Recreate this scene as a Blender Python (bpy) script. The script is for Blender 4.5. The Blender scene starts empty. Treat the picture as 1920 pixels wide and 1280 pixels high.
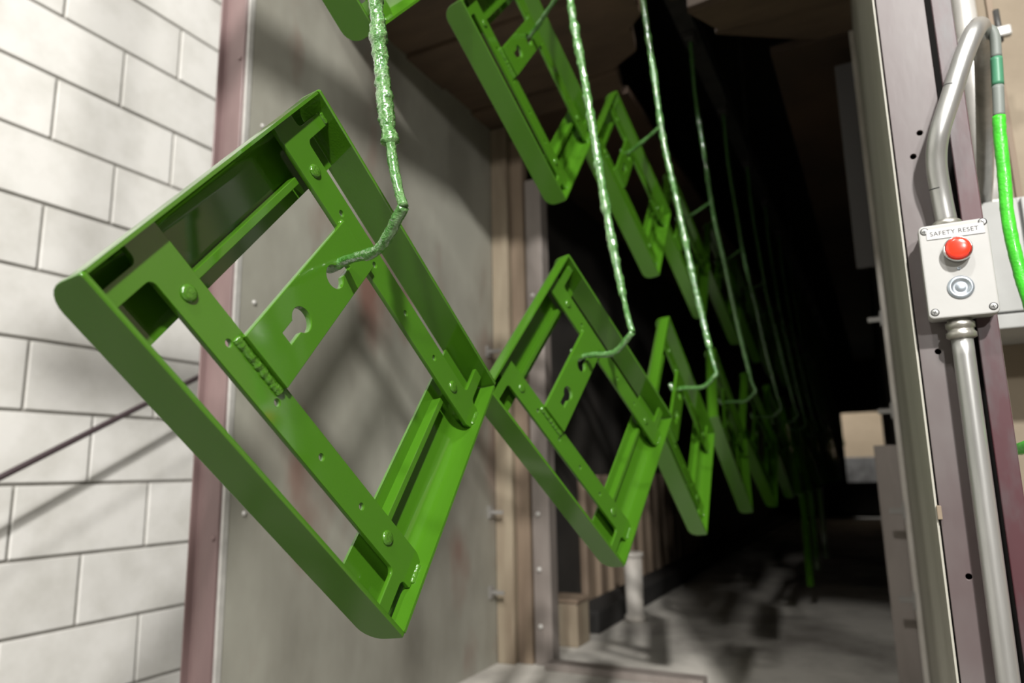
import bpy, bmesh, math, random
from mathutils import Vector, Matrix, noise
random.seed(7)
S = bpy.context.scene
C = S.collection
CZ = 0.82                                   # camera height; most numbers below are relative to the camera

# ------------------------------------------------------------------ camera, world, lights, exposure
RX = Vector((0.88890, -0.09980, -0.44709)); RY = Vector((0.45770, 0.15279, 0.87588)); RZ = Vector((-0.01910, -0.98321, 0.18149))
right = Vector((RX[0], RY[0], RZ[0])); down = Vector((RX[1], RY[1], RZ[1])); fwd = Vector((RX[2], RY[2], RZ[2]))
cam = bpy.data.cameras.new('camera'); co = bpy.data.objects.new('camera', cam); C.objects.link(co)
m = Matrix((right, -down, -fwd)).transposed().to_4x4(); m.translation = (0, 0, CZ)
co.matrix_world = m
cam.sensor_width = 36; cam.lens = 1330 / 1920 * 36; cam.clip_start = .02
cam.dof.use_dof = True; cam.dof.focus_distance = 0.69; cam.dof.aperture_fstop = 4.2
S.camera = co

w = bpy.data.worlds.new('world'); S.world = w; w.use_nodes = True
w.node_tree.nodes['Background'].inputs[0].default_value = (1, .98, .94, 1)
w.node_tree.nodes['Background'].inputs[1].default_value = 0.02
S.view_settings.view_transform = 'Standard'; S.view_settings.look = 'None'
S.view_settings.gamma = 1; S.view_settings.use_curve_mapping = False
S.view_settings.exposure = 0.0
LAMPS = [  # x, y, z (relative to camera), watts, size, aimed at
    (1.50, -2.45, 2.95, 375, .20, (-.7, 1.0, 0)),
    (-.20, -1.0, 2.95, 62, .20, (-.45, 2.4, -.4)),
    (2.1, -4.6, 2.10, 130, .26, (-.7, 1.0, .1)),
]

# ------------------------------------------------------------------ materials
def mat(name, col, rough=.5, cior=1.5, metal=0, col2=None, scale=8, bump=0, bscale=60, coat=0, stretch=(1,1,1), lo=.35, hi=.65, rnd=0, spec=.5, detail=5, emit=None):
    M = bpy.data.materials.new(name); M.use_nodes = True
    nt = M.node_tree; N = nt.nodes; L = nt.links; b = N['Principled BSDF']
    b.inputs['Roughness'].default_value = rough; b.inputs['Metallic'].default_value = metal
    b.inputs['Coat Weight'].default_value = coat; b.inputs['Coat Roughness'].default_value = .08; b.inputs['Coat IOR'].default_value = cior
    b.inputs['Specular IOR Level'].default_value = spec
    b.inputs['Base Color'].default_value = (*col, 1)
    src = None
    if col2 or bump:
        tc = N.new('ShaderNodeTexCoord'); mp = N.new('ShaderNodeMapping'); mp.inputs['Scale'].default_value = stretch
        L.new(tc.outputs['Object'], mp.inputs[0])
    if col2:
        n = N.new('ShaderNodeTexNoise'); n.inputs['Scale'].default_value = scale; n.inputs['Detail'].default_value = detail; n.inputs['Roughness'].default_value = .6
        L.new(mp.outputs[0], n.inputs[0])
        r = N.new('ShaderNodeValToRGB'); r.color_ramp.elements[0].position = lo; r.color_ramp.elements[1].position = hi
        r.color_ramp.elements[0].color = (*col, 1); r.color_ramp.elements[1].color = (*col2, 1)
        L.new(n.outputs[0], r.inputs[0]); src = r.outputs[0]
        if rnd:
            oi = N.new('ShaderNodeObjectInfo'); mr = N.new('ShaderNodeMapRange'); mr.inputs[3].default_value = 1 - rnd; mr.inputs[4].default_value = 1 + rnd
            L.new(oi.outputs['Random'], mr.inputs[0])
            hs = N.new('ShaderNodeHueSaturation'); L.new(src, hs.inputs['Color']); L.new(mr.outputs[0], hs.inputs['Value']); src = hs.outputs[0]
            ad = N.new('ShaderNodeVectorMath'); ad.operation = 'ADD'; sc = N.new('ShaderNodeMath'); sc.operation = 'MULTIPLY'; sc.inputs[1].default_value = 37
            L.new(oi.outputs['Random'], sc.inputs[0]); L.new(mp.outputs[0], ad.inputs[0]); L.new(sc.outputs[0], ad.inputs[1]); L.new(ad.outputs[0], n.inputs[0])
        L.new(src, b.inputs['Base Color'])
    if bump:
        n2 = N.new('ShaderNodeTexNoise'); n2.inputs['Scale'].default_value = bscale; n2.inputs['Detail'].default_value = 3
        L.new(mp.outputs[0], n2.inputs[0])
        bp = N.new('ShaderNodeBump'); bp.inputs['Strength'].default_value = bump; bp.inputs['Distance'].default_value = .002
        L.new(n2.outputs[0], bp.inputs['Height']); L.new(bp.outputs[0], b.inputs['Normal'])
    if emit:
        b.inputs['Emission Color'].default_value = (*emit[:3], 1); b.inputs['Emission Strength'].default_value = emit[3]
    return M

GREEN = mat('green_paint', (.0445, .138, .0076), rough=.30, bump=.10, bscale=420, coat=1, cior=1.58, spec=.0)
GREEN_WELD = mat('green_weld', (.0445, .138, .0076), rough=.18, bump=.6, bscale=300, coat=.5)
CRUST = mat('green_paint_crust', (.038, .16, .020), rough=.12, col2=(.12, .27, .085), scale=160, bump=1, bscale=620, coat=1, cior=1.9)
BLOCK = mat('painted_block', (.72, .71, .68), rough=.8, col2=(.55, .54, .50), scale=6, bump=.35, bscale=170, rnd=.05, lo=.40, hi=.78)
MORTAR = mat('mortar', (.23, .22, .20), rough=.9, col2=(.31, .30, .275), scale=20, bump=.3, bscale=200)
CONCRETE = mat('concrete_floor', (.15, .138, .12), rough=.45, col2=(.20, .185, .16), scale=2.5, bump=.1, bscale=40)
DUST = mat('dusty_pan', (.50, .475, .43), rough=.85, col2=(.20, .185, .165), scale=2.2, bump=.2, bscale=50, lo=.42, hi=.68)
GALV = mat('galvanised_sheet', (.315, .31, .265), rough=.42, metal=.0, col2=(.155, .145, .12), scale=2.3, bump=.06, bscale=25, stretch=(1, 1, .5), lo=.38, hi=.72)
def stain(M, col, scale, lo, hi):
    nt = M.node_tree; N = nt.nodes; L = nt.links; b = N['Principled BSDF']; src = b.inputs['Base Color'].links[0].from_socket
    tc = N.new('ShaderNodeTexCoord'); mp = N.new('ShaderNodeMapping'); mp.inputs['Location'].default_value = (3.3, 1.7, .4); mp.inputs['Scale'].default_value = (1, 1.6, .8); L.new(tc.outputs['Object'], mp.inputs[0])
    n = N.new('ShaderNodeTexNoise'); n.inputs['Scale'].default_value = scale; n.inputs['Detail'].default_value = 4; L.new(mp.outputs[0], n.inputs[0])
    r = N.new('ShaderNodeValToRGB'); r.color_ramp.elements[0].position = lo; r.color_ramp.elements[1].position = hi; L.new(n.outputs[0], r.inputs[0])
    mx = N.new('ShaderNodeMix'); mx.data_type = 'RGBA'; L.new(r.outputs[0], mx.inputs[0]); L.new(src, mx.inputs[6]); mx.inputs[7].default_value = (*col, 1); L.new(mx.outputs[2], b.inputs['Base Color'])
stain(GALV, (.17, .10, .08), 2.6, .56, .74)
GALV_R = mat('galvanised_sheet_olive', (.40, .39, .34), rough=.45, metal=.0, col2=(.26, .25, .21), scale=3, stretch=(1, 1, .3), bump=.05, bscale=20)
MAROON_L = mat('maroon_primer_faded', (.22, .15, .145), rough=.45, col2=(.15, .098, .096), scale=3, stretch=(2, 2, .6), bump=.05, bscale=60)
MAROON = mat('maroon_primer', (.070, .045, .047), rough=.42, col2=(.125, .112, .110), scale=5, stretch=(1, 1, .4), bump=.06, bscale=90)
MAROON_W = mat('maroon_primer_worn', (.060, .018, .023), rough=.45, col2=(.072, .068, .070), scale=9, stretch=(1, 1, .35), bump=.08, bscale=90, lo=.45, hi=.6)
DARK = mat('near_black', (.012, .011, .010), rough=.8)  # near-black fill for shade inside the post; also on the kerb
UNLIT = mat('unlit_dark_steel', (.030, .026, .022), rough=.75, col2=(.018, .016, .014), scale=4)  # near-black colour stands for the unlit tunnel interior
BROWN = mat('brown_stained_sheet', (.125, .085, .055), rough=.6, col2=(.08, .055, .038), scale=4, stretch=(1, 3, 1), bump=.1, bscale=30)
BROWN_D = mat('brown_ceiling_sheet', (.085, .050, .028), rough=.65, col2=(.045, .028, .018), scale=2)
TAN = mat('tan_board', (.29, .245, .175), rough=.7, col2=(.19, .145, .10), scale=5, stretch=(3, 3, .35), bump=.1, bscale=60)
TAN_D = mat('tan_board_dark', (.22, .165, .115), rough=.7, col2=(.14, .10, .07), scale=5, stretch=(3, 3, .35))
PINKPOST = mat('grey_pink_post', (.24, .21, .19), rough=.6, col2=(.17, .145, .13), scale=5, stretch=(2, 2, .4))
TANWALL = mat('tan_wall', (.255, .21, .152), rough=.8, col2=(.185, .148, .104), scale=5, bump=.2, bscale=50)
CONDUIT = mat('galvanised_conduit', (.50, .50, .485), rough=.36, metal=.75, col2=(.36, .36, .35), scale=30, stretch=(1, 1, .12), bump=.08, bscale=150)
CAST = mat('cast_zinc', (.44, .43, .39), rough=.4, metal=.8, col2=(.3, .29, .26), scale=40, bump=.2, bscale=120)
STEELP = mat('painted_pipe', (.58, .57, .54), rough=.45, metal=.3, col2=(.42, .41, .39), scale=14)
BOXP = mat('cream_plastic', (.385, .383, .372), rough=.42, col2=(.355, .353, .342), scale=12, bump=.03, bscale=200)
LABELM = mat('white_label', (.50, .50, .50), rough=.5)
INK = mat('black_ink', (.02, .02, .022), rough=.6)
RED = mat('red_lens', (.80, .035, .015), rough=.22, coat=.6, emit=(1, .05, .02, .25))
CHROME = mat('chrome', (.75, .75, .74), rough=.12, metal=1)
ZINC = mat('zinc_blue', (.42, .47, .52), rough=.32, metal=.75)
SCREWM = mat('screw_steel', (.30, .30, .29), rough=.4, metal=.8)
GREYBOX = mat('grey_enclosure', (.36, .365, .355), rough=.5, col2=(.31, .315, .305), scale=10)
CABLE = mat('grey_cable', (.16, .18, .165), rough=.55)
CABLE_T = mat('cable_teal_tape', (.05, .20, .11), rough=.45)
CABLE_G = mat('cable_green_paint', (.05, .56, .02), rough=.38, col2=(.04, .40, .02), scale=40, bump=.4, bscale=300, coat=.3)
DARKPLUM = mat('dark_plum_rod', (.055, .038, .042), rough=.5)
WHITE = mat('dirty_white', (.52, .49, .45), rough=.7, col2=(.4, .37, .33), scale=8)
BEIGE = mat('beige_far_wall', (.62, .50, .36), rough=.8, col2=(.55, .44, .31), scale=3)
GREYLOW = mat('grey_far_panel', (.42, .42, .42), rough=.7, col2=(.2, .2, .2), scale=6)
CLIPM = mat('dull_clip_steel', (.26, .25, .235), rough=.5, metal=.3)
STRIPM = mat('dark_grey_strip', (.11, .105, .108), rough=.5)
LAMPM = mat('lamp_housing', (.25, .25, .25), rough=.5)
LENS = mat('lamp_lens', (.9, .9, .88), rough=.4, emit=(1, .97, .92, 12))
RAILM = mat('rail_steel', (.05, .048, .045), rough=.5, col2=(.03, .03, .028), scale=12)

# ------------------------------------------------------------------ helpers
def link(name, me, material, parent=None, mtx=None):
    o = bpy.data.objects.new(name, me); C.objects.link(o)
    if material is not None and not me.materials: me.materials.append(material)
    if parent is not None: o.parent = parent
    if mtx is not None: o.matrix_basis = mtx
    return o
def tag(o, label, cat, group=None, kind=None):
    if label: o['label'] = label
    if cat: o['category'] = cat
    if group: o['group'] = group
    if kind: o['kind'] = kind
    return o
def thing(name, label, cat, loc=(0, 0, 0), group=None):
    o = bpy.data.objects.new(name, None); C.objects.link(o); o.location = loc; o.empty_display_size = .05
    return tag(o, label, cat, group)
def mesh(name, verts, faces, smooth=False):
    me = bpy.data.meshes.new(name); me.from_pydata([tuple(v) for v in verts], [], faces); me.update()
    bm = bmesh.new(); bm.from_mesh(me); bmesh.ops.recalc_face_normals(bm, faces=bm.faces); bm.to_mesh(me); bm.free()
    if smooth: me.polygons.foreach_set('use_smooth', [True] * len(me.polygons))
    return me
def box_me(name, a, b, bev=0, seg=2):
    bm = bmesh.new(); bmesh.ops.create_cube(bm, size=1)
    for v in bm.verts: v.co = Vector(((a[i] + b[i]) / 2 + v.co[i] * (b[i] - a[i]) for i in range(3)))
    if bev: bmesh.ops.bevel(bm, geom=bm.edges[:], offset=bev, segments=seg, affect='EDGES', profile=.5)
    me = bpy.data.meshes.new(name); bm.to_mesh(me); bm.free(); return me
def rel(p): return (p[0], p[1], p[2] + CZ)
def rbox(name, a, b, material, parent=None, bev=0.001):          # box given relative to the camera height
    return link(name, box_me(name, rel(a), rel(b), bev), material, parent)
def struct(o, label=None, cat=None):
    o['kind'] = 'structure'
    if label: o['label'] = label
    if cat: o['category'] = cat
    return o
def join_me(name, mes):
    bm = bmesh.new()
    for q in mes: bm.from_mesh(q)
    me = bpy.data.meshes.new(name); bm.to_mesh(me); bm.free(); return me
def extrude_profile(name, prof, axis_fn, t0, t1, closed=True, smooth=False):
    n = len(prof); vs = [axis_fn(p, t0) for p in prof] + [axis_fn(p, t1) for p in prof]
    fs = [(i, (i + 1) % n, n + (i + 1) % n, n + i) for i in range(n if closed else n - 1)]
    if closed: fs += [tuple(range(n)), tuple(range(2 * n - 1, n - 1, -1))]
    return mesh(name, vs, fs, smooth)
def flat_plate(name, loops, thick, bev=.0006):                      # outline + holes, centred on z = 0
    cu = bpy.data.curves.new(name, 'CURVE'); cu.dimensions = '2D'; cu.fill_mode = 'BOTH'
    cu.extrude = thick / 2 - bev; cu.bevel_depth = bev; cu.bevel_resolution = 1; cu.offset = -bev
    for lp in loops:
        sp = cu.splines.new('POLY'); sp.points.add(len(lp) - 1); sp.use_cyclic_u = True
        for q, p in zip(sp.points, lp): q.co = (p[0], p[1], 0, 1)
    o = bpy.data.objects.new(name, cu); C.objects.link(o)
    dg = bpy.context.evaluated_depsgraph_get(); dg.update()
    me = bpy.data.meshes.new_from_object(o.evaluated_get(dg)); me.name = name
    bpy.data.objects.remove(o); bpy.data.curves.remove(cu)
    return me
def circ(cx, cy, r, n=20, a0=0, a1=2 * math.pi):
    full = abs(a1 - a0 - 2 * math.pi) < 1e-6
    k = n if full else n + 1
    return [(cx + r * math.cos(a0 + (a1 - a0) * i / n), cy + r * math.sin(a0 + (a1 - a0) * i / n)) for i in range(k)]
def fillet(pts, rad):                                               # rounded polygon; rad per corner
    out = []; n = len(pts)
    for i in range(n):
        p = Vector(pts[i]); a = Vector(pts[i - 1]); b = Vector(pts[(i + 1) % n]); r = rad[i] if isinstance(rad, (list, tuple)) else rad
        if r <= 0: out.append(tuple(p)); continue
        da = (a - p).normalized(); db = (b - p).normalized(); ang = da.angle(db)
        t = min(r / math.tan(ang / 2), (a - p).length * .49, (b - p).length * .49); r = t * math.tan(ang / 2)
        c = p + (da + db).normalized() * (r / math.sin(ang / 2))
        s = (p + da * t) - c; e = (p + db * t) - c
        a0 = math.atan2(s.y, s.x); a1 = math.atan2(e.y, e.x); d = (a1 - a0 + math.pi) % (2 * math.pi) - math.pi
        for k in range(7): out.append((c.x + r * math.cos(a0 + d * k / 6), c.y + r * math.sin(a0 + d * k / 6)))
    return out
def catmull(pts, n=8):
    P = [Vector(p) for p in pts]; P = [P[0] * 2 - P[1]] + P + [P[-1] * 2 - P[-2]]; out = []
    for i in range(1, len(P) - 2):
        a, b, c, d = P[i - 1:i + 3]
        for k in range(n):
            t = k / n
            out.append(.5 * ((2 * b) + (c - a) * t + (2 * a - 5 * b + 4 * c - d) * t * t + (3 * b - a - 3 * c + d) * t ** 3))
    out.append(P[-2]); return out
def resample(pts, step):
    out = [pts[0]]; 
    for a, b in zip(pts, pts[1:]):
        L = (b - a).length; k = max(1, int(L / step))
        for i in range(1, k + 1): out.append(a.lerp(b, i / k))
    return out
def tube_me(name, pts, rad, sides=14, caps=True):
    pts = [Vector(p) for p in pts]; vs = []; fs = []
    t = (pts[1] - pts[0]).normalized(); nrm = t.orthogonal().normalized()
    for i, p in enumerate(pts):
        t2 = (pts[min(i + 1, len(pts) - 1)] - pts[max(i - 1, 0)]).normalized()
        nrm = (nrm - t2 * nrm.dot(t2)).normalized(); bn = t2.cross(nrm)
        for k in range(sides):
            a = 2 * math.pi * k / sides; d = nrm * math.cos(a) + bn * math.sin(a)
            r = rad(i, p, d) if callable(rad) else rad
            vs.append(p + d * r)
    n = len(pts)
    for i in range(n - 1):
        for k in range(sides):
            fs.append((i * sides + k, i * sides + (k + 1) % sides, (i + 1) * sides + (k + 1) % sides, (i + 1) * sides + k))
    if caps: fs += [tuple(range(sides)), tuple(range((n - 1) * sides, n * sides))]
    return mesh(name, vs, fs, True)
def lathe_me(name, prof, n=28, smooth=True):                        # prof: (r, z) from bottom to top, about z
    vs = []; fs = []
    for r, z in prof:
        for k in range(n): vs.append((r * math.cos(2 * math.pi * k / n), r * math.sin(2 * math.pi * k / n), z))
    for i in range(len(prof) - 1):
        for k in range(n): fs.append((i * n + k, i * n + (k + 1) % n, (i + 1) * n + (k + 1) % n, (i + 1) * n + k))
    fs += [tuple(range(n)), tuple(range((len(prof) - 1) * n, len(prof) * n))]
    me = mesh(name, vs, fs, False)
    if smooth:
        me.polygons.foreach_set('use_smooth', [len(p.vertices) == 4 for p in me.polygons])
    return me
def autosmooth(me, ang=40):
    me.polygons.foreach_set('use_smooth', [True] * len(me.polygons))
    bm = bmesh.new(); bm.from_mesh(me)
    for e in bm.edges:
        if len(e.link_faces) == 2 and e.calc_face_angle(0) > math.radians(ang): e.smooth = False
    bm.to_mesh(me); bm.free(); return me

# ------------------------------------------------------------------ the room
XW = -2.12
base = rbox('floor', (XW - .2, -5.2, -CZ - .1), (4.2, 13.2, -CZ), CONCRETE, None, 0); struct(base, 'grey concrete workshop floor', 'floor')
struct(rbox('ceiling', (XW - .2, -5.2, 3.9), (4.2, 13.2, 4.0), mat('ceiling_paint', (.10, .10, .095), rough=.8), None, 0), 'dark workshop ceiling above the lamps', 'ceiling')  # unseen ceiling, coloured dark to cut bounced light
wl = bpy.data.objects.new('wall_left', box_me('wall_left', (XW - .2, -5.2, 0), (XW - .008, 13.2, CZ + 3.9))); C.objects.link(wl); wl.data.materials.append(MORTAR)
struct(wl, 'painted concrete block wall beside the tunnel', 'wall')
BW, BH, J = .4064, .2032, .010
blk = box_me('block', (-.05, -(BW - J) / 2, -(BH - J) / 2), (0, (BW - J) / 2, (BH - J) / 2), .0025, 2)
blk.materials.append(BLOCK)
for r in range(15):
    for k in range(19):
        y = 1.14 + (.2032 if r % 2 == 0 else 0) + (k - 8) * BW
        o = link('block', blk, None, wl); o.location = (XW + random.uniform(-.0012, .0012), y + BW / 2, (r + .5) * BH)
struct(rbox('wall_back', (XW - .2, -5.4, -CZ), (4.2, -5.2, 3.9), mat('back_wall_paint', (.17, .16, .145), rough=.8, col2=(.13, .12, .11), scale=2), None, 0), 'plain painted wall behind the workshop floor', 'wall')
struct(rbox('wall_right', (4.2, -5.2, -CZ), (4.4, 13.2, 3.9), mat('right_wall_paint', (.17, .155, .14), rough=.8), None, 0), 'plain painted wall far to the right', 'wall')
wf = struct(rbox('wall_front', (.130, 1.50, -CZ), (4.2, 1.62, 3.9), TANWALL, None, 0), 'tan plaster wall behind the right post', 'wall')
rbox('wall_seam', (.262, 1.494, -CZ), (.272, 1.502, 3.0), TAN_D, wf, .001)
struct(rbox('wall_far', (XW, 13.2, -CZ), (4.2, 13.4, 3.9), BEIGE, None, 0), 'beige wall beyond the far end of the tunnel', 'wall')

# ------------------------------------------------------------------ the paint tunnel
T = thing('paint_tunnel', 'sheet metal paint line tunnel with maroon corner posts and dark inside', 'tunnel', (0, 0, 0))
XL, XR, Y0, Y1, YE = -1.20, .051, 1.05, 2.20, 10.0
FZ = -.62; SZ = 1.28
rbox('side_panel', (XL - .03, Y0 + .01, -CZ), (XL, Y1, 2.3), GALV, T, .001)
sp = rbox('side_panel', (XR, 1.001, -CZ), (XR + .0018, Y1, 2.3), GALV_R, T, 0)
rbox('sheet_edge', (XR - .0008, .997, -CZ), (XR + .0008, 1.001, 2.3), GALV_R, sp, .0002)
rbox('inner_wall', (XL - .03, Y1, -CZ), (XL, YE, 2.3), UNLIT, T, 0)
rbox('inner_wall', (XR + .0, Y1, -CZ), (XR + .03, YE, 2.3), UNLIT, T, 0)
rbox('roof_light_block', (XL - .03, 1.2, 2.3), (XR + .03, YE, 2.33), UNLIT, T, 0)  # unseen roof, added to keep light from leaking in
# panel lip seen on the edge of the right panel
rbox('panel_lip', (XR - .012, Y1 - .02, FZ), (XR, Y1 + .004, SZ), WHITE, T, .001)
# floor pan, threshold
rbox('floor_pan', (XL, Y0 + .04, -CZ), (XR, YE, FZ), DUST, T, 0)
rbox('threshold', (-1.02, Y1 - .02, FZ), (-.52, Y1 + .04, FZ + .022), PINKPOST, T, .002)
# left maroon post: C section opening outward
def post_left():
    x0, x1, y = -1.281, -1.206, Y0
    parts = [('web', (x0 + .004, y - .004, -CZ), (x1 - .004, y + .002, 2.3)), ('lip_a', (x0, y - .018, -CZ), (x0 + .004, y + .07, 2.3)), ('lip_b', (x1 - .004, y - .010, -CZ), (x1, y + .009, 2.3))]
    o = link('corner_post', join_me('corner_post', [box_me('t', rel(a), rel(b), .0008, 1) for _, a, b in parts]), MAROON_L, T)
    for z in (-.45, -.12, .04, .26, .62, .95):
        me = lathe_me('screw_head', [(.0055, 0), (.0055, .002), (.003, .0035)], 14)
        s = link('screw_head', me, MAROON_L, o); s.rotation_euler = (math.pi / 2, 0, 0); s.location = rel((x0 + .03 + .028 * (abs(z * 10) % 2 > 1), y - .004, z))
    return o
post_left()
rbox('trim_strip', (-1.206, Y0 - .004, -CZ), (-1.198, Y0 + .010, 2.3), STEELP, T, .001)
# right maroon post: web with bolt holes, slot filled dark for shade, worn flange
z0, z1 = -CZ, 2.3
holes = [circ(.085, .419, .0035, 14), circ(.0745, .389, .0035, 14), circ(.074, .135, .0035, 14), circ(.0755, -.128, .0035, 14)]
web = flat_plate('corner_post', [[(.0545, z0), (.1095, z0), (.1095, z1), (.0545, z1)]] + holes, .005)
web.transform(Matrix.Rotation(math.pi / 2, 4, 'X')); web.transform(Matrix.Translation((0, 1.0, CZ)))
wp = link('corner_post', web, MAROON, T)
link('post_return', join_me('post_return', [box_me('t', rel(a), rel(b), .0006, 1) for a, b in (((.0545, 1.0025, z0), (.0585, 1.05, z1)), ((.1055, 1.0025, z0), (.1095, 1.05, z1)))]), MAROON, wp)
rbox('post_shade_fill', (.0590, 1.016, z0), (.105, 1.046, z1), DARK, wp, 0)  # solid dark block, stands for the shade behind the bolt holes
rbox('slot_shade_fill', (.110, 1.012, z0), (.1350, 1.05, z1), DARK, wp, 0)  # dark strip put in as the shade of the slot
fl = rbox('worn_flange', (.1160, .992, z0), (.1385, .999, z1), MAROON_W, T, .0012)
rbox('flange_edge', (.1355, .999, z0), (.1395, 1.06, z1), STEELP, fl, .0008)
rbox('burr_tab', (.0515, .992, -.064), (.0565, 1.0, -.048), TAN, wp, .0008)
# unseen fascia above the opening, carried up to block light over the soffit, with the conveyor slot left open
rbox('fascia_panel', (XL - .03, 1.2, SZ), (-.66, 1.22, 2.3), GALV, T, .001)
rbox('fascia_panel', (-.18, 1.2, SZ), (XR + .016, 1.22, 2.3), GALV_R, T, .001)
rbox('fascia_panel', (-.66, 1.2, 1.75), (-.18, 1.22, 2.3), GALV, T, .001)
# soffit boards with staggered ends round the conveyor slot
def poly_board(name, pts, za, zb, material, parent):
    n = len(pts); vs = [rel((x, y, za)) for x, y in pts] + [rel((x, y, zb)) for x, y in pts]
    fs = [tuple(range(n)), tuple(range(n, 2 * n))] + [(i, (i + 1) % n, n + (i + 1) % n, n + i) for i in range(n)]
    return link(name, mesh(name, vs, fs), material, parent)
g = .006
for i, pts in enumerate([
    [(XL, 1.22), (-.46, 1.22), (-.48, 1.45 - g), (XL, 1.45 - g)],
    [(XL, 1.45), (-.47, 1.45), (-.47, 1.66 - g), (XL, 1.66 - g)],
    [(XL, 1.66), (-.48, 1.66), (-.485, 1.80), (-.55, 1.875 - g), (XL, 1.875 - g)],
    [(XL, 1.875), (-.535, 1.875), (-.557, 1.985), (-.66, 2.06 - g), (XL, 2.06 - g)],
    [(XL, 2.06), (-.645, 2.06), (-.67, 2.19), (XL, 2.19)]]):
    poly_board('soffit_board', pts, SZ + .012 * (i % 2), SZ + .05, BROWN, T)
for i, pts in enumerate([
    [(-.33, 1.22), (XR, 1.22), (XR, 1.55 - g), (-.35, 1.55 - g)],
    [(-.35, 1.55), (XR, 1.55), (XR, 1.86 - g), (-.40, 1.80), (-.40, 1.70)],
    [(-.366, 1.86), (XR, 1.86), (XR, 2.02 - g), (-.30, 2.0 - g)],
    [(-.32, 2.02), (XR, 2.02), (XR, 2.25), (-.10, 2.17)]]):
    poly_board('soffit_board', pts, SZ + .012 * (i % 2), SZ + .05, BROWN, T)
# inner ceiling either side of the slot, under the added dark roof
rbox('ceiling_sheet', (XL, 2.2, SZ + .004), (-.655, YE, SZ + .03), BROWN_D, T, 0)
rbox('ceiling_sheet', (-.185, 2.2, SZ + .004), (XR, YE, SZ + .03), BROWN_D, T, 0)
# left jamb: boards and a bolted post
rbox('jamb_board', (-1.20, 2.20, FZ), (-1.135, 2.26, SZ), TAN, T, .003)
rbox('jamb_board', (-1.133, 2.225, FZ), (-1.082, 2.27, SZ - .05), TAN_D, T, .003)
jp = rbox('jamb_post', (-1.075, 2.23, FZ), (-1.012, 2.29, 1.06), PINKPOST, T, .003)
for z in (-.5, -.32, -.14, .05, .24, .43, .62):
    s = link('bolt_head', lathe_me('bolt_head', [(.008, 0), (.008, .004), (.004, .007)], 12), STEELP, jp); s.rotation_euler = (math.pi / 2, 0, 0); s.location = rel((-1.052, 2.23, z))
# right jamb: brown post below, grey hanging strip above
rbox('jamb_post', (-.018, 2.26, FZ), (.042, 2.32, .055), PINKPOST, T, .002)
rbox('hanging_strip', (-.010, 2.255, .57), (.050, 2.27, 1.22), STRIPM, T, .001)
# seam clips
def clip(x, y, z, s):
    me = join_me('seam_clip', [box_me('t', (0, -.004, -.006), (s * .05, .004, .006), .001, 1), box_me('t', (0, -.014, -.02), (s * .006, .014, .02), .001, 1)])
    o = link('seam_clip', me, CLIPM, T); o.location = rel((x, y, z))
for z in (.42, .277, -.131, -.39): clip(XL, 2.16, z, 1)
for z in (.40, .145, -.12, -.345): clip(XR - .012, 2.19, z, -.7)
for z in (-.50, -.074, .38, .80):
    s = link('rivet', lathe_me('rivet', [(.006, 0), (.005, .003), (.002, .004)], 12), STEELP, T); s.rotation_euler = (0, math.pi / 2, 0); s.location = rel((XL, 1.10, z))
# ribbed lining cut off where the light ends, kerb and clutter inside on the left
for k in range(14):
    y = 2.95 + k * .16
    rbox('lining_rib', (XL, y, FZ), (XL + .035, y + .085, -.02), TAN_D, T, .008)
rbox('kerb_rail', (-1.16, 2.72, FZ), (-1.035, 9.5, FZ + .085), DARK, T, .006)
# far end wall with the exit opening
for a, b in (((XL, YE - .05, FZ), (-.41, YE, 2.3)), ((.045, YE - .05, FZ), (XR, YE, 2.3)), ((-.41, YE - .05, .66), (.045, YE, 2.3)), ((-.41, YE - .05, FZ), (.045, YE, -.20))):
    rbox('end_panel', a, b, UNLIT, T, 0)

stub = thing('pipe_stub', 'dirty white pipe stub standing beside the ribbed lining', 'pipe', rel((-.985, 3.02, FZ)))
link('pipe_body', lathe_me('pipe_body', [(.045, 0), (.045, .02), (.036, .03), (.038, .26), (.030, .265)], 24), WHITE, stub)
link('rim', lathe_me('rim', [(.038, .255), (.044, .258), (.044, .275), (.036, .278)], 24), WHITE, stub)
bx = thing('wooden_box', 'small tan wooden box behind the jamb post', 'box', rel((-1.08, 2.55, FZ)))
link('body', box_me('body', (-.06, -.06, 0), (.05, .06, .15), .004), TAN, bx)
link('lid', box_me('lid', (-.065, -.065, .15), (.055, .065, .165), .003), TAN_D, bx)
lp = thing('low_panel', 'low grey panel standing beyond the tunnel exit', 'panel', rel((-.18, 11.2, -CZ)))
link('sheet', box_me('sheet', (-.8, -.02, 0), (.7, .02, CZ + .12), .004), GREYLOW, lp)
link('foot', box_me('foot', (-.8, -.15, 0), (-.74, .15, .04), .004), GREYLOW, lp)
link('foot', box_me('foot', (.64, -.15, 0), (.7, .15, .04), .004), GREYLOW, lp)

# ------------------------------------------------------------------ overhead conveyor
RXX = -.452; RZZ = 1.50
cv = thing('conveyor_rail', 'dark overhead conveyor rail running through the tunnel roof slot', 'conveyor', rel((RXX, -.5, RZZ)))
def ibeam(p, t): return (RXX + p[0], t, CZ + RZZ + p[1])
ib = [(-.03, 0), (.03, 0), (.03, .006), (.004, .006), (.004, .064), (.03, .064), (.03, .07), (-.03, .07), (-.03, .064), (-.004, .064), (-.004, .006), (-.03, .006)]
o = link('beam', extrude_profile('beam', ib, ibeam, -.50, 9.9), RAILM, cv); o.matrix_parent_inverse = Matrix.Translation(cv.location).inverted()
for y in (-.42, .42):
    me = box_me('drop_rod', (RXX - .008, y - .008, CZ + RZZ + .07), (RXX + .008, y + .008, CZ + 3.9), .001)
    o = link('drop_rod', me, RAILM, cv); o.matrix_parent_inverse = Matrix.Translation(cv.location).inverted()
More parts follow.
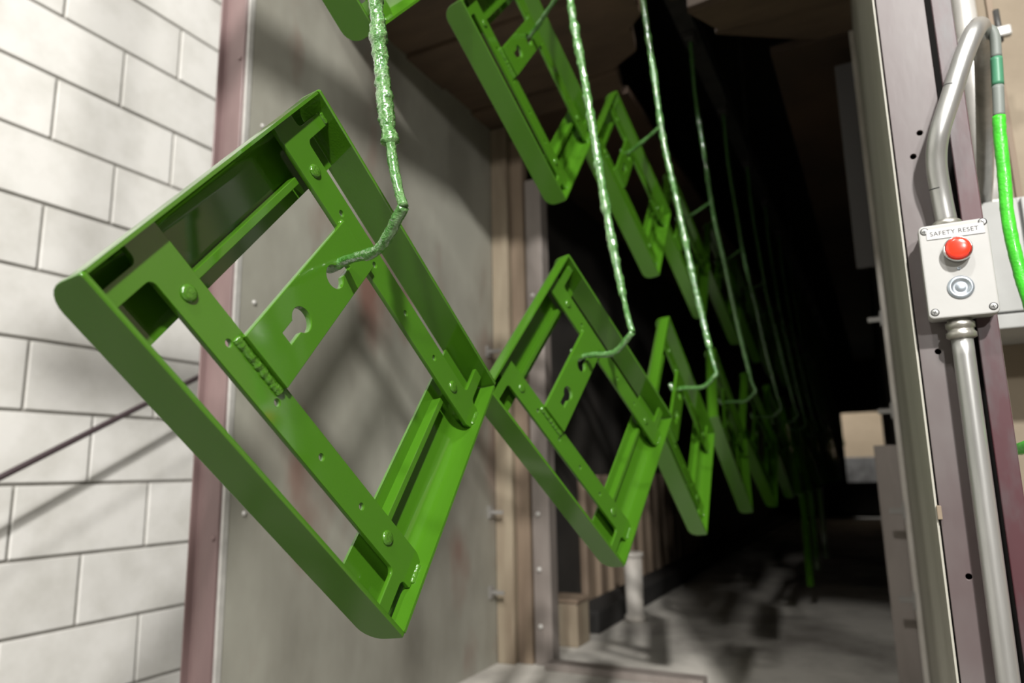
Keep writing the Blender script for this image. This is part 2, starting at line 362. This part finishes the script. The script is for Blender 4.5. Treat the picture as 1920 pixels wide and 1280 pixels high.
for y in (1.6, 3.6, 5.6, 7.6, 9.6):
    me = box_me('drop_rod', (RXX - .008, y - .008, CZ + RZZ + .07), (RXX + .008, y + .008, CZ + 2.3), .001)
    o = link('drop_rod', me, RAILM, cv); o.matrix_parent_inverse = Matrix.Translation(cv.location).inverted()

# ------------------------------------------------------------------ the green welded frame
W, L, D = .350, .400, .041
def uv(u, v): return (v - L / 2, u - W / 2)                          # local x along v, local y along u, z toward the open side
TP = .0045
plate_out = fillet([(0, 0), (L, 0), (L, -D), (0, -D)], [.003, .003, .027, .027])
side_me = flat_plate('side_plate', [plate_out], TP, .0007)           # in (v, depth)
side_me.transform(Matrix(((1, 0, 0, -L / 2), (0, 0, 1, 0), (0, 1, 0, 0), (0, 0, 0, 1)))); autosmooth(side_me)
def chan_prof():                                                     # (v, depth) outer then inner
    tk = .003; r = .020; dd = .0365; le = .072
    outer = [(0, -.0005)] + [(r - r * math.cos(a), -(dd - r) - r * math.sin(a)) for a in [math.pi / 2 * k / 8 for k in range(9)]] + [(le, -dd)]
    ri = r - tk
    inner = [(le, -dd + tk)] + [(r - ri * math.cos(a), -(dd - r) - ri * math.sin(a)) for a in [math.pi / 2 * (8 - k) / 8 for k in range(9)]] + [(tk, -.0005)]
    return outer + inner
cp = chan_prof()
chan_me = extrude_profile('end_channel', cp, lambda p, t: (p[0] - L / 2, t, p[1]), -W / 2 + TP + .0003, W / 2 - TP - .0025)
bmx = bmesh.new(); bmx.from_mesh(chan_me); chan_me = bpy.data.meshes.new('end_channel'); bmx.to_mesh(chan_me); bmx.free(); autosmooth(chan_me, 35)
bar_me = box_me('stiffener', (.0515 - L / 2, -.0895, -.0340), (.0590 - L / 2, .0895, -.0215), .0008)
# strap bar: body with side arms at both ends, four holes
SZ0, ST = -.012, .005
def strap_loops():
    uc = .067; h = .0175; a0, a1 = .018, .033
    lft = TP + .0002
    pts = [(uc + h, .0035), (uc - h, .0035), (uc - h, a0), (lft, a0), (lft, a1), (uc - h, a1), (uc - h, L - a1), (lft, L - a1), (lft, L - a0), (uc - h, L - a0), (uc - h, L - .0035), (uc + h - .004, L - .0035), (uc + h, L - .012)]
    rr = [.002, .002, .006, .0015, .0015, .006, .006, .0015, .0015, .006, .002, .002, .004]
    out = fillet([uv(*p) for p in pts], rr)
    return [out] + [circ(*uv(uc, v), .0034, 16) for v in (.106, .1695, .234, .2985)]
strap_me = flat_plate('strap_bar', strap_loops(), ST, .0005); strap_me.transform(Matrix.Translation((0, 0, SZ0 - ST / 2))); autosmooth(strap_me)
MIR = Matrix.Diagonal((1, -1, 1, 1))
strap_m2 = strap_me.copy(); strap_m2.transform(MIR); strap_m2.flip_normals()
dome_me = lathe_me('plug_weld', [(.0075, 0), (.0071, .0014), (.0058, .0027), (.004, .0032), (.0022, .0028), (.001, .0032)], 20)
# cross plate with two keyholes
def keyhole(sgn):
    uc = .140; v = .139; r = .0118; hw = .0065; ex = .112
    a = math.asin(hw / r); arc = circ(0, 0, r, 26, math.pi + a - 2 * math.pi, math.pi - a)
    pts = [(uc + x, v + y) for x, y in arc] + [(ex, v + hw), (ex, v - hw)]
    if sgn < 0: pts = [(W - x, y) for x, y in pts]
    return [uv(*p) for p in pts]
CT = .0066
cross_me = flat_plate('cross_plate', [fillet([uv(.079, .110), uv(.271, .110), uv(.271, .166), uv(.079, .166)], .0008), keyhole(1), keyhole(-1)], CT, .0005)
cross_me.transform(Matrix.Translation((0, 0, SZ0 + CT / 2 + .0002))); autosmooth(cross_me)
def weld(name, pts, r, seed):
    P = resample([Vector(p) for p in pts], .0009)
    n = len(P)
    return tube_me(name, P, lambda i, p, d: r * (.55 if i in (0, n - 1) else 1) * (1 + .16 * noise.noise((p + d * r) * 640) + .20 * noise.noise((p + d * r) * 240 + Vector((seed, 0, 0)))), 10)
def V3(u, v, z): x, y = uv(u, v); return (x, y, z)
weld_me = weld('weld_bead', [V3(.0750, .107, SZ0 - .0004), V3(.0750, .167, SZ0 - .0004)], .0046, 1)
weld_m2 = weld('weld_bead', [V3(W - .0770, .109, SZ0), V3(W - .0770, .165, SZ0)], .0036, 3)
tack_me = weld('tack_weld', [V3(.055, .397, -.0125), V3(.076, .397, -.0125)], .0035, 5)
tack_m2 = tack_me.copy(); tack_m2.transform(MIR); tack_m2.flip_normals()
arm_me = weld('arm_weld', [V3(TP + .001, .020, -.0125), V3(TP + .001, .032, -.0125)], .003, 9)
arm_m2 = arm_me.copy(); arm_m2.transform(MIR); arm_m2.flip_normals()
FLIP = Matrix.Diagonal((-1, 1, 1, 1))
chan_m2 = chan_me.copy(); chan_m2.transform(FLIP); chan_m2.flip_normals()
def part(nm, me, ma, par, mt=None):
    o = link(nm, me, ma, par)
    if mt is not None: o.matrix_basis = mt
    return o
def make_frame():
    t = thing('welded_frame', 'frame', 'frame')
    part('side_plate', side_me, GREEN, t, Matrix.Translation((0, -W / 2 + TP / 2, 0)))
    part('side_plate', side_me, GREEN, t, Matrix.Translation((0, W / 2 - TP / 2, 0)))
    for me, mt in ((chan_me, None), (chan_m2, None)):
        c = part('end_channel', me, GREEN, t, mt)
        part('stiffener', bar_me, GREEN, c, FLIP if me is chan_m2 else None)
    for me, sg in ((strap_me, 1), (strap_m2, -1)):
        s = part('strap_bar', me, GREEN, t)
        for v in (.058, .343):
            x, y = uv(.067, v); part('plug_weld', dome_me, GREEN_WELD, s, Matrix.Translation((x, y * sg, SZ0 - .0003)))
        part('tack_weld', tack_me if sg > 0 else tack_m2, GREEN_WELD, s)
        part('arm_weld', arm_me if sg > 0 else arm_m2, GREEN_WELD, s)
    c = part('cross_plate', cross_me, GREEN, t)
    part('weld_bead', weld_me, GREEN_WELD, c); part('weld_bead', weld_m2, GREEN_WELD, c)
    return t
def dup(root):
    r = root.copy(); C.objects.link(r)
    for ch in root.children:
        c = ch.copy(); C.objects.link(c); c.parent = r
        for gch in ch.children:
            d = gch.copy(); C.objects.link(d); d.parent = c
    return r
def pose(pos, u, v):
    v = Vector(v).normalized(); u = Vector(u); u = (u - v * u.dot(v)).normalized(); n = v.cross(u)
    M = Matrix((v, u, n)).transposed().to_4x4(); M.translation = rel(pos); return M
LOW = [((-.428, .522, .119), (-.0887, .6808, .7271), (.0935, .7324, -.6744)),
       ((-.418, 1.125, .109), (.0933, .6760, .7310), (.2341, .6987, -.6760)),
       ((-.409, 1.730, .110), (-.0393, .6944, .7185), (.0844, .7188, -.6901)),
       ((-.410, 2.349, .126), (-.1193, .7171, .6867), (.0818, .6964, -.7130))]
LOW.insert(0, ((-.428, -.080, .119), (-.07, .6808, .7271), (.08, .7324, -.6744)))
UP = [((-.520, -.025, .775), (-.04, .676, .735), (.14, .732, -.666)), ((-.515, .575, .775), (-.04, .676, .735), (.14, .732, -.666)),
      ((-.524, 1.175, .776), (-.0248, .6666, .7450), (.1377, .7404, -.6579)),
      ((-.507, 1.752, .761), (-.0490, .6857, .7262), (.1460, .7242, -.6739))]
NH = 15
for i in range(4, NH - 1):
    a = random.uniform(-.06, .06)
    LOW.append(((-.415 + random.uniform(-.01, .01), .522 + .6045 * i, .118 + random.uniform(-.008, .008)), (-.06 + a, .69, .72), (.09 + a, .73, -.68)))
for i in range(3, NH - 1):
    a = random.uniform(-.04, .04)
    UP.append(((-.512 + random.uniform(-.01, .01), .575 + .6 * i, .768), (-.04 + a, .68, .73), (.14 + a, .73, -.67)))
ORD = ['first', 'second', 'third', 'fourth', 'fifth', 'sixth', 'seventh', 'eighth', 'ninth', 'tenth', 'eleventh', 'twelfth', 'thirteenth', 'fourteenth', 'fifteenth']
proto = make_frame()
low_m = []; up_m = []
for i, pz in enumerate(LOW):
    fr = proto if i == 0 else dup(proto)
    M = pose(*pz); fr.matrix_world = M; fr.matrix_basis = M; low_m.append(M)
    lab = ['green welded frame on the hook farthest out in front of the tunnel, lower row', 'glossy green welded frame hanging just outside the tunnel mouth, lower row'][i] if i < 2 else ('green welded frame on the %s hook inside the tunnel, lower row' % ORD[i - 2])
    tag(fr, lab, 'frame', 'green frames on the lower row of hooks')
for i, pz in enumerate(UP):
    fr = dup(proto); M = pose(*pz); fr.matrix_basis = M; up_m.append(M)
    lab = ['green welded frame on the hook farthest out in front of the tunnel, upper row', 'green welded frame hanging just outside the tunnel mouth, upper row'][i] if i < 2 else ('green welded frame on the %s hook inside the tunnel, upper row' % ORD[i - 2])
    tag(fr, lab, 'frame', 'green frames on the upper row of hooks')

# ------------------------------------------------------------------ paint-crusted wire hooks
KEY = Vector((*uv(.228, .134), -.006))
K0 = low_m[1] @ KEY
OFF = Vector(rel((-.345, .475, .227))) - K0
def crust(base, seed, big):
    def r(i, p, d):
        q = p * 1.0 + Vector((seed * 3.1, 0, 0))
        s_ = q + d * base
        lump = max(0, noise.noise(q * 42)) * .55 + .24 * noise.noise(s_ * 150) + .22 * noise.noise(s_ * 430) + .10 * noise.noise(s_ * 900)
        ridge = .22 * abs(math.sin(p.z * 105 + seed + 2 * noise.noise(q * 30)))
        return base * (1 + big * (lump + ridge))
    return r
def frame_hook_pts(Mx, bend):
    K = Mx @ KEY; n = Mx.to_3x3() @ Vector((0, 0, 1)); up = Vector((0, 0, 1))
    side = Mx.to_3x3() @ Vector((0, -1, 0))
    mid = bend.lerp(K, .42) + Vector((0.006, 0, -.016))
    return [bend, mid, bend.lerp(K, .8) + n * .004 + Vector((0, 0, -.006)), K + n * .004, K - n * .014 + side * .002, K - n * .022 + up * .016]
for i in range(NH):
    K = low_m[i] @ KEY; bend = K + OFF
    y = bend.y; dx = bend.x + .345
    path = [(RXX, y, RZZ), (-.447 , y, 1.25), (-.434 + dx * .2, y, 1.02), (-.422 + dx * .3, y, .83), (-.402 + dx * .5, y, .66), (-.379 + dx * .8, y, .438), (-.371 + dx, y + .001, .36), (-.357 + dx, y, .272)]
    path = [Vector(rel(p)) for p in path] + [bend + Vector((-.004, 0, .012)), bend]
    near = 0 < i < 4
    hk = thing('wire_hook', (['green paint crusted wire hook farthest out in front of the tunnel', 'thick green paint crusted wire hook hanging just outside the tunnel mouth'][i] if i < 2 else 'green paint crusted wire hook, %s inside the tunnel' % ORD[i - 2]), 'hook', path[0], 'wire hooks on the conveyor')
    inv = Matrix.Translation(path[0]).inverted()
    step = .0012 if i == 1 else (.003 if near else .012)
    P = resample(catmull(path, 6), step)
    zb = bend.z + .062
    fb = crust(.0060, i, 1.0); fs = crust(.0040, i, .55)
    me = tube_me('stem', P, lambda k, p, d: fb(k, p, d) if p.z > zb else fs(k, p, d), 28 if i == 1 else 14 if near else 8)
    o = link('stem', me, CRUST, hk); o.matrix_parent_inverse = inv
    A = resample(catmull(frame_hook_pts(low_m[i], bend), 8), step)
    ab = crust(.0046, i + 20, .6)
    o = link('hook_arm', tube_me('hook_arm', A, ab, 28 if i == 1 else 14 if near else 8), CRUST, hk); o.matrix_parent_inverse = inv
    Ku = up_m[i] @ KEY; st = min(P, key=lambda p: abs(p.z - (Ku.z + .022)))
    nU = up_m[i].to_3x3() @ Vector((0, 0, 1)); 
    B = [st, st.lerp(Ku, .5) + Vector((0, 0, -.003)), Ku + nU * .006, Ku - nU * .014, Ku - nU * .02 + Vector((0, 0, .014))]
    o = link('branch_arm', tube_me('branch_arm', resample(catmull(B, 8), step), crust(.0042, i + 40, .7), 12 if near else 8), CRUST, hk); o.matrix_parent_inverse = inv
    o = link('trolley', box_me('trolley', (RXX - .02, y - .03, CZ + RZZ - .03), (RXX + .02, y + .03, CZ + RZZ), .004), RAILM, hk); o.matrix_parent_inverse = inv

# flat bars standing in for edge-on frames, hung under the lower row, deeper in
barp = flat_plate('frame_stand_in', [fillet([(-.014, -.205), (.014, -.205), (.014, .205), (-.014, .205)], .008), circ(0, .19, .0045, 14), circ(0, -.15, .0045, 14)], .006)
barp.transform(Matrix.Rotation(math.pi / 2, 4, 'X'))
for k, i in enumerate((6, 7, 8)):
    lowest = low_m[i] @ Vector((L / 2, -W / 2, 0))
    t = thing('frame_stand_in', 'narrow green flat bar standing in for an edge-on frame below the %s frame inside the tunnel' % ORD[i - 2], 'bar', lowest + Vector((.035, 0, -.185)), 'flat bars below the lower row')
    b = link('bar', barp, GREEN, t); b.rotation_euler = (0, 0, .5 - .3 * k); b.location = (0, 0, -.0)
    link('wire', tube_me('wire', [(0, .006, .188), (0, -.004, .192), (-.008, -.006, .200), (-.026, -.004, .199), (-.038, 0, .192)], .003, 8), CRUST, t)

# ------------------------------------------------------------------ safety reset box on the right post
CBX = (.0665, .1375); CBZ = (.1690, .2835); CBY = .96
box = thing('control_box', 'cream plastic push button box with SAFETY RESET label on maroon post', 'control box', rel((.102, .9975, CBZ[0])))
binv = Matrix.Translation(box.location).inverted()
def bpart(nm, me, ma, par=None):
    o = link(nm, me, ma, par or box)
    if par is None: o.matrix_parent_inverse = binv
    return o
cx, cz = sum(CBX) / 2, sum(CBZ) / 2; hw, hh = (CBX[1] - CBX[0]) / 2, (CBZ[1] - CBZ[0]) / 2
def rr_slab(nm, hw, hh, r, y0, y1, bev):
    me = flat_plate(nm, [fillet([(-hw, -hh), (hw, -hh), (hw, hh), (-hw, hh)], r)], y1 - y0, bev)
    me.transform(Matrix.Rotation(math.pi / 2, 4, 'X')); me.transform(Matrix.Translation((cx, (y0 + y1) / 2, CZ + cz))); return autosmooth(me)
bpart('body', rr_slab('body', hw - .0016, hh - .0016, .005, CBY + .0155, .9973, .0008), BOXP)
lid = bpart('lid', rr_slab('lid', hw, hh, .006, CBY, CBY + .0150, .0018), BOXP)
def face(me, x, z, y=CBY): me.transform(Matrix.Rotation(math.pi / 2, 4, 'X')); me.transform(Matrix.Translation((x, y, CZ + z))); return me
for k, (x, z) in enumerate(((.0729, .2764), (.1325, .2785), (.0732, .1765), (.1314, .1770))):
    s = bpart('screw', face(lathe_me('screw', [(.0038, -.001), (.0038, .0003), (.0032, .0005), (.0002, .0005)], 18), x, z), SCREWM)
    a = .6 * k
    cr = join_me('slot', [box_me('t', (-.0024, -.0004, .0003), (.0024, .0004, .0007), 0), box_me('t', (-.0004, -.0024, .0003), (.0004, .0024, .0007), 0)])
    cr.transform(Matrix.Rotation(a, 4, 'Z')); o = link('slot', face(cr, x, z), INK, s)  # black cross on the head, colour stands for shade in the slots
    ring = lathe_me('recess_shade', [(.0046, -.0004), (.0046, .0002), (.0038, .0002)], 18); o = link('recess_shade', face(ring, x, z), INK, s)  # black ring on the lid, shade of a recess put in as colour
bz = bpart('button_bezel', face(lathe_me('button_bezel', [(.0142, 0), (.0142, .0045), (.0150, .0052), (.0150, .0112), (.0144, .0124), (.0133, .0124), (.0131, .004)], 36), .1036, .2475), CHROME)
o = bpart('button_lens', face(lathe_me('button_lens', [(.0124, .003), (.0124, .0148), (.0118, .0164), (.0096, .0172), (.006, .0178), (.001, .0180)], 36), .1036, .2475), RED)
bpart('hole_plug', face(lathe_me('hole_plug', [(.0138, 0), (.0138, .0012), (.0120, .0026), (.0096, .0026), (.0088, .0012), (.0055, .0010), (.0045, .0016), (.001, .0016)], 36), .1022, .2035), ZINC)
bpart('pilot_screw', face(lathe_me('pilot_screw', [(.0019, 0), (.0019, .0008), (.001, .0009), (.0008, .0004), (.0002, .0004)], 16), .1030, .2262), ZINC)
lab_me = flat_plate('label_tape', [[(.0745, .2655), (.1337, .2650), (.1328, .2778), (.0748, .2778)]], .0006, .0001)
lab_me.transform(Matrix.Rotation(math.pi / 2, 4, 'X')); lab_me.transform(Matrix.Translation((0, CBY - .0008, CZ)))
lb = bpart('label_tape', lab_me, LABELM)
tcu = bpy.data.curves.new('t', 'FONT'); tcu.body = 'SAFETY RESET'; tcu.size = .0076; tcu.align_x = 'CENTER'; tcu.align_y = 'CENTER'; tcu.extrude = .00008; tcu.space_character = 1.06
to = bpy.data.objects.new('t', tcu); C.objects.link(to); dg = bpy.context.evaluated_depsgraph_get(); dg.update()
tme = bpy.data.meshes.new_from_object(to.evaluated_get(dg)); bpy.data.objects.remove(to)
tme.name = 'lettering'; tme.materials.clear(); tme.transform(Matrix.Rotation(math.pi / 2, 4, 'X')); tme.transform(Matrix.Translation((.1030, CBY - .00125, CZ + .2716)))
bpart('lettering', tme, INK)
# cable connectors
def conn(nm, x, z, sgn, par):
    prof = [(.0130, 0), (.0130, .004), (.0155, .005), (.0155, .011), (.0138, .012), (.0138, .015), (.0160, .017), (.0160, .0225), (.0122, .0245)]
    me = lathe_me(nm, prof, 12 if sgn < 0 else 24)
    if sgn < 0: me.transform(Matrix.Rotation(math.pi, 4, 'X'))
    me.transform(Matrix.Translation((x, .979, CZ + z))); return me
ctop = lathe_me('connector', [(.0140, 0), (.0160, .0018), (.0160, .0062), (.0130, .0086), (.0120, .0090)], 28); ctop.transform(Matrix.Translation((.0990, .979, CZ + CBZ[1] - .0008)))
bpart('connector', ctop, CAST)
bpart('connector', conn('connector', .0985, CBZ[0] + .0005, -1, box), CAST)

# ------------------------------------------------------------------ conduits, cable, pipe, enclosure on the right
def run(nm, label, cat, pts, r, material, n=10, sides=20):
    P = catmull([Vector(rel(p)) for p in pts], n)
    t = thing(nm, label, cat, P[0]); o = link('tube', tube_me('tube', P, r, sides), material, t); o.matrix_parent_inverse = Matrix.Translation(P[0]).inverted(); return t, P
ZB = CBZ[0] - .0225
c1, _ = run('conduit', 'straight galvanised conduit running down from the cream box to the floor', 'conduit', [(.0985, .979, ZB + .004), (.0982, .979, -.1), (.0975, .979, -.4), (.0970, .979, -CZ)], .0115, CONDUIT)
zt = CBZ[1] + .007
c2, P2 = run('conduit', 'bent galvanised conduit rising from the cream box beside the maroon post', 'conduit',
    [(.0990, .979, zt), (.0968, .975, zt + .035), (.0955, .965, zt + .072), (.1015, .955, zt + .105), (.119, .955, zt + .150), (.137, .957, zt + .196), (.152, .963, zt + .228), (.1630, .985, zt + .246), (.169, 1.02, zt + .240), (.173, 1.06, zt + .222), (.180, 1.16, zt + .185), (.188, 1.27, zt + .155), (.1915, 1.335, zt + .138), (.192, 1.35, .4175)], .0116, CONDUIT)
for idx in (12, 42):
    p = P2[idx]; d = (P2[idx + 1] - P2[idx - 1]).normalized()
    me = tube_me('pen_mark', [p - d * .0006, p + d * .0006], .01175, 20, False)
    bm = bmesh.new(); bm.from_mesh(me)
    bmesh.ops.delete(bm, geom=[f for f in bm.faces if f.calc_center_median().x > p.x - .001 or f.calc_center_median().y > p.y + .004], context='FACES'); bm.to_mesh(me); bm.free()
    if me.polygons:
        o = link('pen_mark', me, INK, c2); o.matrix_parent_inverse = Matrix.Translation(c2.location).inverted()
# vertical pipe with strap, landing on the grey enclosure
je = thing('electrical_enclosure', 'grey electrical enclosure on the tan wall behind the post', 'enclosure', rel((.25, 1.40, .20)))
jinv = Matrix.Translation(je.location).inverted()
for nm, a, b, ma in (('body', (.178, 1.33, .228), (.36, 1.5, .418), GREYBOX), ('door', (.180, 1.318, .232), (.232, 1.3305, .414), GREYBOX), ('door', (.236, 1.318, .232), (.358, 1.3305, .414), GREYBOX), ('base_ledge', (.174, 1.312, .205), (.364, 1.5, .228), GREYBOX)):
    o = link(nm, box_me(nm, rel(a), rel(b), .002), ma, je); o.matrix_parent_inverse = jinv
pp, _ = run('riser_pipe', 'pale vertical riser pipe standing on the grey enclosure', 'pipe', [(.209, 1.40, .43), (.211, 1.40, .8), (.212, 1.40, 1.2), (.212, 1.40, 2.4)], .0190, STEELP)
o = link('socket', join_me('socket', [box_me('t', rel((.184, 1.376, .4175)), rel((.234, 1.424, .436)), .003)]), CAST, pp); o.matrix_parent_inverse = Matrix.Translation(pp.location).inverted()
sc = thing('pipe_clamp', 'pale two bolt clamp strapping the riser pipe', 'clamp', rel((.195, 1.40, .73)))
sinv = Matrix.Translation(sc.location).inverted()
for nm, me, ma in (('band', tube_me('band', [rel((.211, 1.40, .722)), rel((.211, 1.40, .742))], .0215, 20), STEELP),
                   ('ear', box_me('ear', rel((.222, 1.374, .722)), rel((.272, 1.388, .742)), .004), STEELP),
                   ('bolt', tube_me('bolt', [rel((.254, 1.380, .715)), rel((.254, 1.380, .775))], .005, 12), RAILM)):
    o = link(nm, me, ma, sc); o.matrix_parent_inverse = sinv
rbo = rbox('backing', (.200, 1.415, .725), (.222, 1.5, .739), STEELP, sc, .001); rbo.matrix_parent_inverse = sinv
# green cable
cp_ = [(.166, .995, .540), (.178, .998, .530), (.1765, 1.0, .49), (.1725, 1.0, .44), (.1690, 1.0, .40), (.1665, 1.0, .34), (.1640, 1.0, .29), (.1665, 1.0, .235), (.1740, 1.0, .17), (.1840, 1.0, .10), (.1850, 1.0, .05), (.1660, 1.0, .028), (.156, 1.02, .020), (.150, 1.06, .016)]
CP = catmull([Vector(rel(p)) for p in cp_], 12)
cb = thing('cable', 'cable with bright green paint hanging beside the bent conduit', 'cable', CP[0]); cinv = Matrix.Translation(cb.location).inverted()
def seg(nm, a, b, r, ma):
    o = link(nm, tube_me(nm, CP[a:b + 1], r, 14), ma, cb); o.matrix_parent_inverse = cinv
seg('grey_sheath', 0, 22, .0062, CABLE); seg('teal_tape', 22, 31, .0067, CABLE_T); seg('grey_sheath', 31, 42, .0064, CABLE)
seg('green_sheath', 42, len(CP) - 1, lambda i, p, d: 0.0072 * (1 + .10 * noise.noise(p * 300 + d)), CABLE_G)

# ------------------------------------------------------------------ brace rod by the block wall
br0 = Vector(rel((-1.98, -.464, -CZ))); br1 = Vector(rel((-1.98, 2.55, .862)))
br = thing('brace_rod', 'thin dark plum brace rod slanting across in front of the block wall', 'rod', br0); inv = Matrix.Translation(br0).inverted()
for nm, me in (('rod', tube_me('rod', [br0, br1], .0085, 12)), ('foot_plate', box_me('foot_plate', br0 + Vector((-.05, -.05, 0)), br0 + Vector((.05, .05, .012)), .002)),
               ('wall_bracket', box_me('wall_bracket', (XW, br1.y - .03, br1.z - .03), (-1.96, br1.y + .03, br1.z + .03), .003))):
    o = link(nm, me, DARKPLUM, br); o.matrix_parent_inverse = inv

# ------------------------------------------------------------------ lamps
def lamp(x, y, z, watts, size, aim, lab, top=3.9):
    t = thing('ceiling_lamp', lab, 'lamp', rel((x, y, z)))
    aimq = (Vector((x, y, z)) - Vector(aim)).to_track_quat('Z', 'Y') if aim else Matrix.Identity(3).to_quaternion()
    h = link('housing', lathe_me('housing', [(size / 2 + .02, 0), (size / 2 + .02, .06), (.10, .13), (.03, .16)], 28), LAMPM, t); h.rotation_mode = 'QUATERNION'; h.rotation_quaternion = aimq
    link('stem', box_me('stem', (-.012, -.012, .05), (.012, .012, top - z), .002), LAMPM, t)
    le = link('lens', lathe_me('lens', [(size / 2, -.004), (size / 2, .0), (size / 2 - .01, .001)], 28), LENS, t); le.rotation_mode = 'QUATERNION'; le.rotation_quaternion = aimq
    ld = bpy.data.lights.new('lamp_light', 'AREA'); ld.shape = 'DISK'; ld.size = size; ld.energy = watts; ld.color = (1, .975, .935)
    lo = bpy.data.objects.new('lamp_light', ld); C.objects.link(lo); lo.parent = t; lo.rotation_mode = 'QUATERNION'; lo.rotation_quaternion = aimq; lo.location = aimq @ Vector((0, 0, -.012))
labs = ['round ceiling lamp aimed at the tunnel mouth', 'round ceiling lamp in line with the conveyor rail', 'round ceiling lamp by the plain back wall']
for q, lb_ in zip(LAMPS, labs): lamp(*q, lb_)
lamp(-.6, 10.5, 2.6, 75, .3, (-.2, 13.2, .2), 'round ceiling lamp beyond the tunnel exit')
